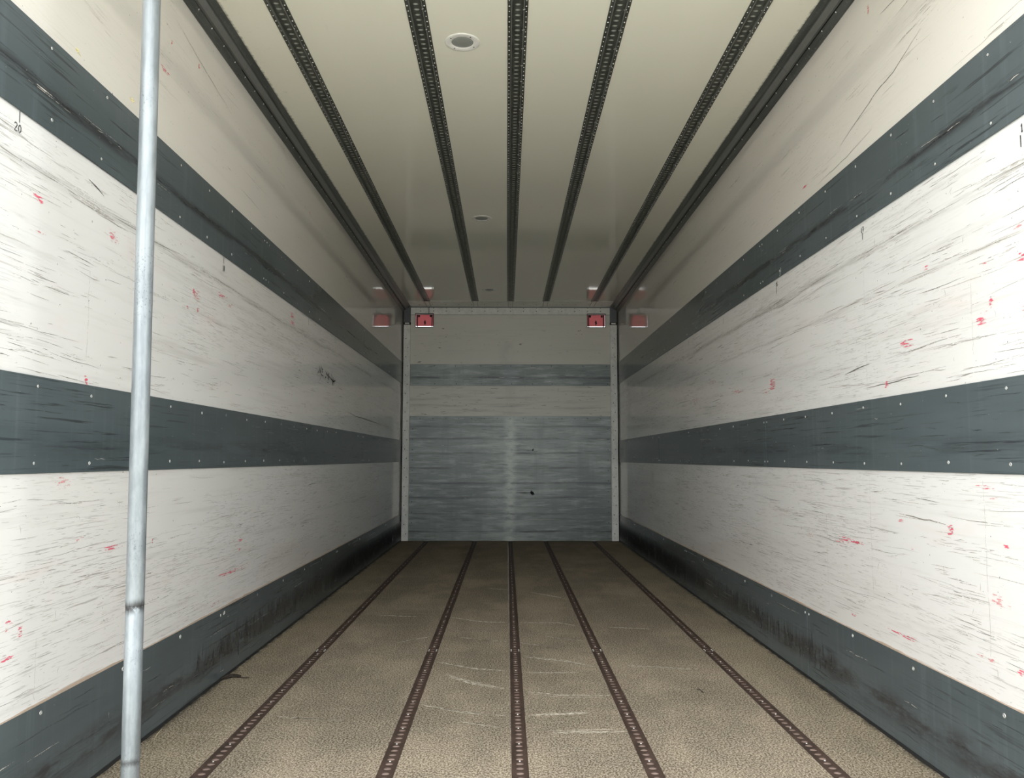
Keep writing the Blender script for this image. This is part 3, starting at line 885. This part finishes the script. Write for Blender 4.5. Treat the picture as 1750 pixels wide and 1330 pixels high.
# ------------------------------------------------------------------ perforated rails
def perforated(bm, w, y0, n, p, rx, ry, z, depth, seg=12, mi_top=0, mi_wall=0, mi_bot=1, down=True):
    """strip of n cells with a round hole each; holes sink along -z (down) or +z"""
    sg = -1 if down else 1
    for k in range(n):
        ya = y0 + k * p; yb = ya + p; yc = ya + p / 2
        top = [bm.verts.new((rx * math.cos(2 * PI * i / seg), yc + ry * math.sin(2 * PI * i / seg), z)) for i in range(seg)]
        bot = [bm.verts.new((v.co.x, v.co.y, z + sg * depth)) for v in top]
        for i in range(seg):
            j = (i + 1) % seg
            f = bm.faces.new((top[i], top[j], bot[j], bot[i])); f.material_index = mi_wall; f.smooth = True
        f = bm.faces.new(bot); f.material_index = mi_bot
        c = [bm.verts.new(q) for q in ((w, ya, z), (w, yb, z), (-w, yb, z), (-w, ya, z))]
        q = seg // 4
        # east, north, west, south fans
        e_ = [top[(i) % seg] for i in range(-q // 2, q // 2 + 1)]
        def fan(cA, cB, start):
            idx = [(start + i) % seg for i in range(q + 1)]
            ring = [top[i] for i in idx]
            bm.faces.new([cA] + ring + [cB][:1]) if False else None
            f = bm.faces.new([cA, cB] + ring[::-1]); f.material_index = mi_top
        st = -(q // 2) if q % 2 == 0 else -(q // 2)
        h = seg // 8
        fan(c[0], c[1], -h if seg % 8 == 0 else -1)
        fan(c[1], c[2], (-h if seg % 8 == 0 else -1) + q)
        fan(c[2], c[3], (-h if seg % 8 == 0 else -1) + 2 * q)
        fan(c[3], c[0], (-h if seg % 8 == 0 else -1) + 3 * q)

names_f = ['first floor lashing rail, nearest the left wall', 'floor lashing rail between the left and the middle rails', 'middle floor lashing rail running down the centre line', 'floor lashing rail between the middle and the right rails', 'last floor lashing rail, nearest the right wall']
YS = Y0 + 0.012
NCELL = int((Y1 - .010 - YS) / PITCHH)
# floor rails
def floor_rail_meshes():
    bm = NB()
    perforated(bm, 0.0250, 0, NCELL, PITCHH, 0.0125, 0.0118, 0.0006, 0.0032, 16, 0, 0, 1, True)
    LEN = NCELL * PITCHH
    for sg in (-1, 1):
        face(bm, [(sg * .025, 0, .0006), (sg * .025, LEN, .0006), (sg * .025, LEN, -.02), (sg * .025, 0, -.02)])
    face(bm, [(-.025, 0, -.02), (.025, 0, -.02), (.025, LEN, -.02), (-.025, LEN, -.02)])
    a = bpy.data.meshes.new('rail_plate'); bmesh.ops.recalc_face_normals(bm, faces=bm.faces); bm.to_mesh(a); bm.free()
    a.materials.append(MT['ftrack']); a.materials.append(MT['worn'])
    bm = NB()
    for k in range(2, NCELL, 4):
        dome(bm, (0, k * PITCHH, .0006), (0, 0, 1), .0032, .0016, 6)
    yj = 4.008 - YS
    for dx in (-.018, .018):
        for dy in (-.012, .012):
            dome(bm, (dx, yj + dy, .0006), (0, 0, 1), .0035, .0022, 8)
    b = bpy.data.meshes.new('rivets'); bm.to_mesh(b); bm.free(); b.materials.append(MT['rivet'])
    return a, b
fa, fb = floor_rail_meshes()
def ceil_rail_meshes():
    LEN = NCELL * PITCHH
    bm = NB()
    perforated(bm, 0.0225, 0, NCELL, PITCHH, 0.0108, 0.0062, 0.004, 0.0065, 16, 0, 1, 0, False)
    # flanges, lips
    for sg in (-1, 1):
        box(bm, min(sg * .0262, sg * .040), max(sg * .0262, sg * .040), 0, LEN, -.0025, 0.0, 0)
        box(bm, min(sg * .0225, sg * .0262), max(sg * .0225, sg * .0262), 0, LEN, -.0060, 0.004, 2)
    a = bpy.data.meshes.new('rail_channel'); bmesh.ops.recalc_face_normals(bm, faces=bm.faces); bm.to_mesh(a); bm.free()
    a.materials.append(MT['ctrack']); a.materials.append(MT['wornc']); a.materials.append(plain('rail_lip', (0.19, 0.195, 0.175), 0.35, 0.3))
    bm = NB()
    for k in range(NCELL):
        big = 1.35 if k % 3 == 0 else 1.0
        for sg in (-1, 1):
            dome(bm, (sg * .0330, (k + .5) * PITCHH, -.0025), (0, 0, -1), .0023 * big, .0020 * big, 6)
        if k % 4 == 1:
            dome(bm, (.0262, (k + .95) * PITCHH, -.0050), (.5, 0, -1), .0022, .002, 6)
            dome(bm, (.0215, (k + 1.4) * PITCHH, .0030), (-.2, 0, -1), .0022, .002, 6)
    b = bpy.data.meshes.new('rivets'); bm.to_mesh(b); bm.free(); b.materials.append(MT['rivet'])
    return a, b
ca, cb = ceil_rail_meshes()
names_c = ['first ceiling track, nearest the left cove moulding', 'ceiling track between the left track and the round lamps', 'middle ceiling track just right of the round lamps', 'ceiling track between the middle and the right tracks', 'last ceiling track, nearest the right cove moulding']
for i, x in enumerate(TRX):
    t = empty('floor_rail', (x, YS, 0.0))
    tag(t, 'rusty brown perforated ' + names_f[i], 'rail', 'lashing rails in the floor')
    for nm, me in (('rail_plate', fa), ('rivets', fb)):
        o = bpy.data.objects.new(nm, me); COL.objects.link(o); o.parent = t
        if nm == 'rivets': o['kind'] = 'stuff'
    t = empty('ceiling_track', (x, YS, H))
    tag(t, 'dark riveted ' + names_c[i], 'rail', 'lashing tracks under the ceiling')
    for nm, me in (('rail_channel', ca), ('rivets', cb)):
        o = bpy.data.objects.new(nm, me); COL.objects.link(o); o.parent = t
        if nm == 'rivets': o['kind'] = 'stuff'

# ------------------------------------------------------------------ round ceiling lamps
def lamp_parts():
    out = []
    bm = NB()
    lathe(bm, [(.0455, .003), (.0458, -.0022), (.0475, -.0030), (.066, -.0034), (.0715, -.0030), (.0735, -.0012), (.0737, 0)], 48)
    out.append(('bezel', bm, MT['white'], True))
    bm = NB()
    r = lathe(bm, [(.0460, .0005), (.0450, -.0008), (.034, -.0014), (.018, -.0018), (.004, -.0020)], 40)
    bm.faces.new(r[-1])
    out.append(('glass', bm, MT['lens'], True))
    for a_ in (38, 128, 218, 308):
        bm = NB(); t = math.radians(a_)
        dome(bm, (.0585 * math.cos(t), .0585 * math.sin(t), -.0031), (0, 0, -1), .0034, .0014, 8)
        out.append(('screw', bm, MT['hole'], False))
    return out
protos = [(n, obj(n, bm, m, None, sm)) for n, bm, m, sm in lamp_parts()]
lamp_lab = ['round white ceiling lamp nearest the open rear, unlit grey glass', 'round white ceiling lamp halfway down the ceiling, unlit', 'round white ceiling lamp deepest in, closest to the bulkhead']
for i, (x, y) in enumerate(((-.229, 3.285), (-.226, 5.803), (-.222, 8.31))):
    t = empty('ceiling_lamp', (x, y, H))
    tag(t, lamp_lab[i], 'lamp', 'round lamps on the ceiling')
    for n, p in protos:
        o = p if i == 0 else p.copy()
        if i: COL.objects.link(o)
        o.parent = t

# ------------------------------------------------------------------ galvanised load bar
PB, PT = Vector((-.9262, 2.0, 0.0)), Vector((-.9572, 2.0, H))
t = empty('load_bar', PB)
tag(t, 'upright galvanised steel load bar braced from floor to ceiling by the left wall', 'pole')
ax = (PT - PB).normalized()
Ltot = (PT - PB).length
def tube(name, h0, h1, r, mat, prof=None):
    bm = NB()
    P = prof or [(r * .86, h0), (r, h0 + .003), (r, h1 - .003), (r * .86, h1)]
    rg = lathe(bm, P, 40)
    bm.faces.new(rg[0][::-1]); bm.faces.new(rg[-1])
    o = obj(name, bm, mat, t, True)
    o.rotation_euler = ax.to_track_quat('Z', 'Y').to_euler()
    return o
tube('lower_tube', .045, .572, .0208, MT['galv'])
tube('upper_tube', .566, Ltot - .05, .0213, MT['galv'], [(.0209, .566), (.0213, .5675), (.0213, Ltot - .053), (.018, Ltot - .05)])
tube('foot', .0012, .05, .012, MT['galv'], [(.010, .0012), (.012, .004), (.012, .028), (.026, .034), (.026, .045), (.016, .050)])
tube('head', Ltot - .055, Ltot - .0075, .012, MT['galv'], [(.018, Ltot - .055), (.024, Ltot - .05), (.024, Ltot - .040), (.012, Ltot - .036), (.011, Ltot - .0075)])

# ------------------------------------------------------------------ scuff arcs on the floor
segs = [[(-0.298, 3.566), (-0.191, 3.449), (-0.043, 3.35)], [(0.046, 3.308), (0.161, 3.267), (0.364, 3.26)], [(-0.275, 4.296), (-0.119, 4.209), (-0.036, 4.199)],
        [(0.031, 4.175), (0.21, 4.045)], [(-0.366, 4.833), (-0.171, 4.702), (-0.036, 4.68)], [(0.04, 4.68), (0.25, 4.68), (0.344, 4.597)], [(0.165, 4.312), (0.356, 4.208)],
        [(0.04, 3.881), (0.229, 3.796), (0.353, 3.689)], [(-0.355, 3.784), (-0.187, 3.665), (-0.043, 3.627)], [(0.041, 3.602), (0.266, 3.601)], [(-0.36, 3.143), (-0.206, 3.052), (-0.043, 3.008)],
        [(0.038, 3.008), (0.271, 3.041)], [(-0.2, 2.942), (-0.043, 2.87)], [(-0.173, 5.891), (-.03, 5.84)], [(0.13, 5.709), (0.349, 5.467)], [(-0.582, 4.177), (-0.515, 4.244), (-0.438, 4.314)],
        [(0.103, 2.831), (0.362, 2.841)], [(.5, 3.72), (.8, 3.66)], [(.52, 4.55), (.75, 4.5)], [(-.85, 3.0), (-.6, 2.95)], [(-.8, 4.9), (-.55, 4.85)]]
rd = random.Random(9)
bm = NB()
for sgm in segs:
    for rep in range(3):
        P = []
        dy = rd.gauss(0, .012) if rep else 0
        for i in range(len(sgm) - 1):
            for k in range(6):
                f_ = k / 6
                P.append((sgm[i][0] + (sgm[i + 1][0] - sgm[i][0]) * f_, sgm[i][1] + (sgm[i + 1][1] - sgm[i][1]) * f_ + dy + rd.gauss(0, .002), .0007))
        P.append((*sgm[-1], .0007))
        stroke(bm, P, (0, 0, 1), rd.uniform(.008, .014) if rep == 0 else rd.uniform(.004, .008))
obj('scuff_marks', bm, MT['fscuff'], floor, kind='stuff')

# ------------------------------------------------------------------ litter on the floor
t = empty('dead_leaf', (-1.205, 3.515, 0)); tag(t, 'curled black dead leaf at the joint of the left kick boards', 'leaf')
bm = NB()
rows = [(-.018, -.035, .012), (-.010, -.01, .020), (.0, .0, .024), (.012, .012, .016), (.030, .012, .009), (.052, .002, .003)]
prev = None
for i, (dx, dy, hw_) in enumerate(rows):
    r = [bm.verts.new((dx, dy - hw_, .004 + .004 * (i % 2))), bm.verts.new((dx, dy, .0015 + .006 * ((i + 1) % 2))), bm.verts.new((dx, dy + hw_, .012))]
    if prev:
        for j in range(2): bm.faces.new((prev[j], r[j], r[j + 1], prev[j + 1]))
    prev = r
obj('blade', bm, MT['leaf'], t)
bm = NB()
for q in range(3): box(bm, .050 + .012 * q, .063 + .012 * q, .001 - .002 * q, .004 - .002 * q, .001, .004)
obj('stem', bm, MT['leaf'], t)

def thin_stick(name, pts, r, mat, lab, cat):
    bm = NB(); prev = None
    P = [Vector(p) for p in pts]
    for i, p in enumerate(P):
        d = (P[min(i + 1, len(P) - 1)] - P[max(i - 1, 0)]).normalized()
        a_ = d.cross(Vector((0, 0, 1))).normalized(); b_ = a_.cross(d)
        k = .5 if i in (0, len(P) - 1) else 1
        ring = [bm.verts.new(p + (a_ * math.cos(t_) + b_ * math.sin(t_)) * r * k) for t_ in (0, PI / 3, 2 * PI / 3, PI, 4 * PI / 3, 5 * PI / 3)]
        if prev:
            for j in range(6): bm.faces.new((prev[j], prev[(j + 1) % 6], ring[(j + 1) % 6], ring[j]))
        else: bm.faces.new(ring[::-1])
        prev = ring
    bm.faces.new(prev)
    o = obj(name, bm, mat); tag(o, lab, cat); return o
thin_stick('twig', [(.716, 3.332, .002), (.724, 3.332, .0045), (.730, 3.318, .004), (.731, 3.30, .003), (.734, 3.283, .0022)], .0019, MT['leaf'], 'tiny dark twig lying on the floor left of the rightmost rail', 'twig')
thin_stick('straw', [(-1.193, 2.763, .0016), (-1.203, 2.81, .003), (-1.211, 2.868, .0016)], .0014, MT['straw'], 'pale straw lying beside the left kick board behind the load bar', 'straw')
thin_stick('straw', [(-.689, 3.604, .0013), (-.687, 3.65, .002), (-.688, 3.693, .0013)], .0012, MT['straw'], 'pale straw bit on open floor between the two leftmost rails', 'straw')
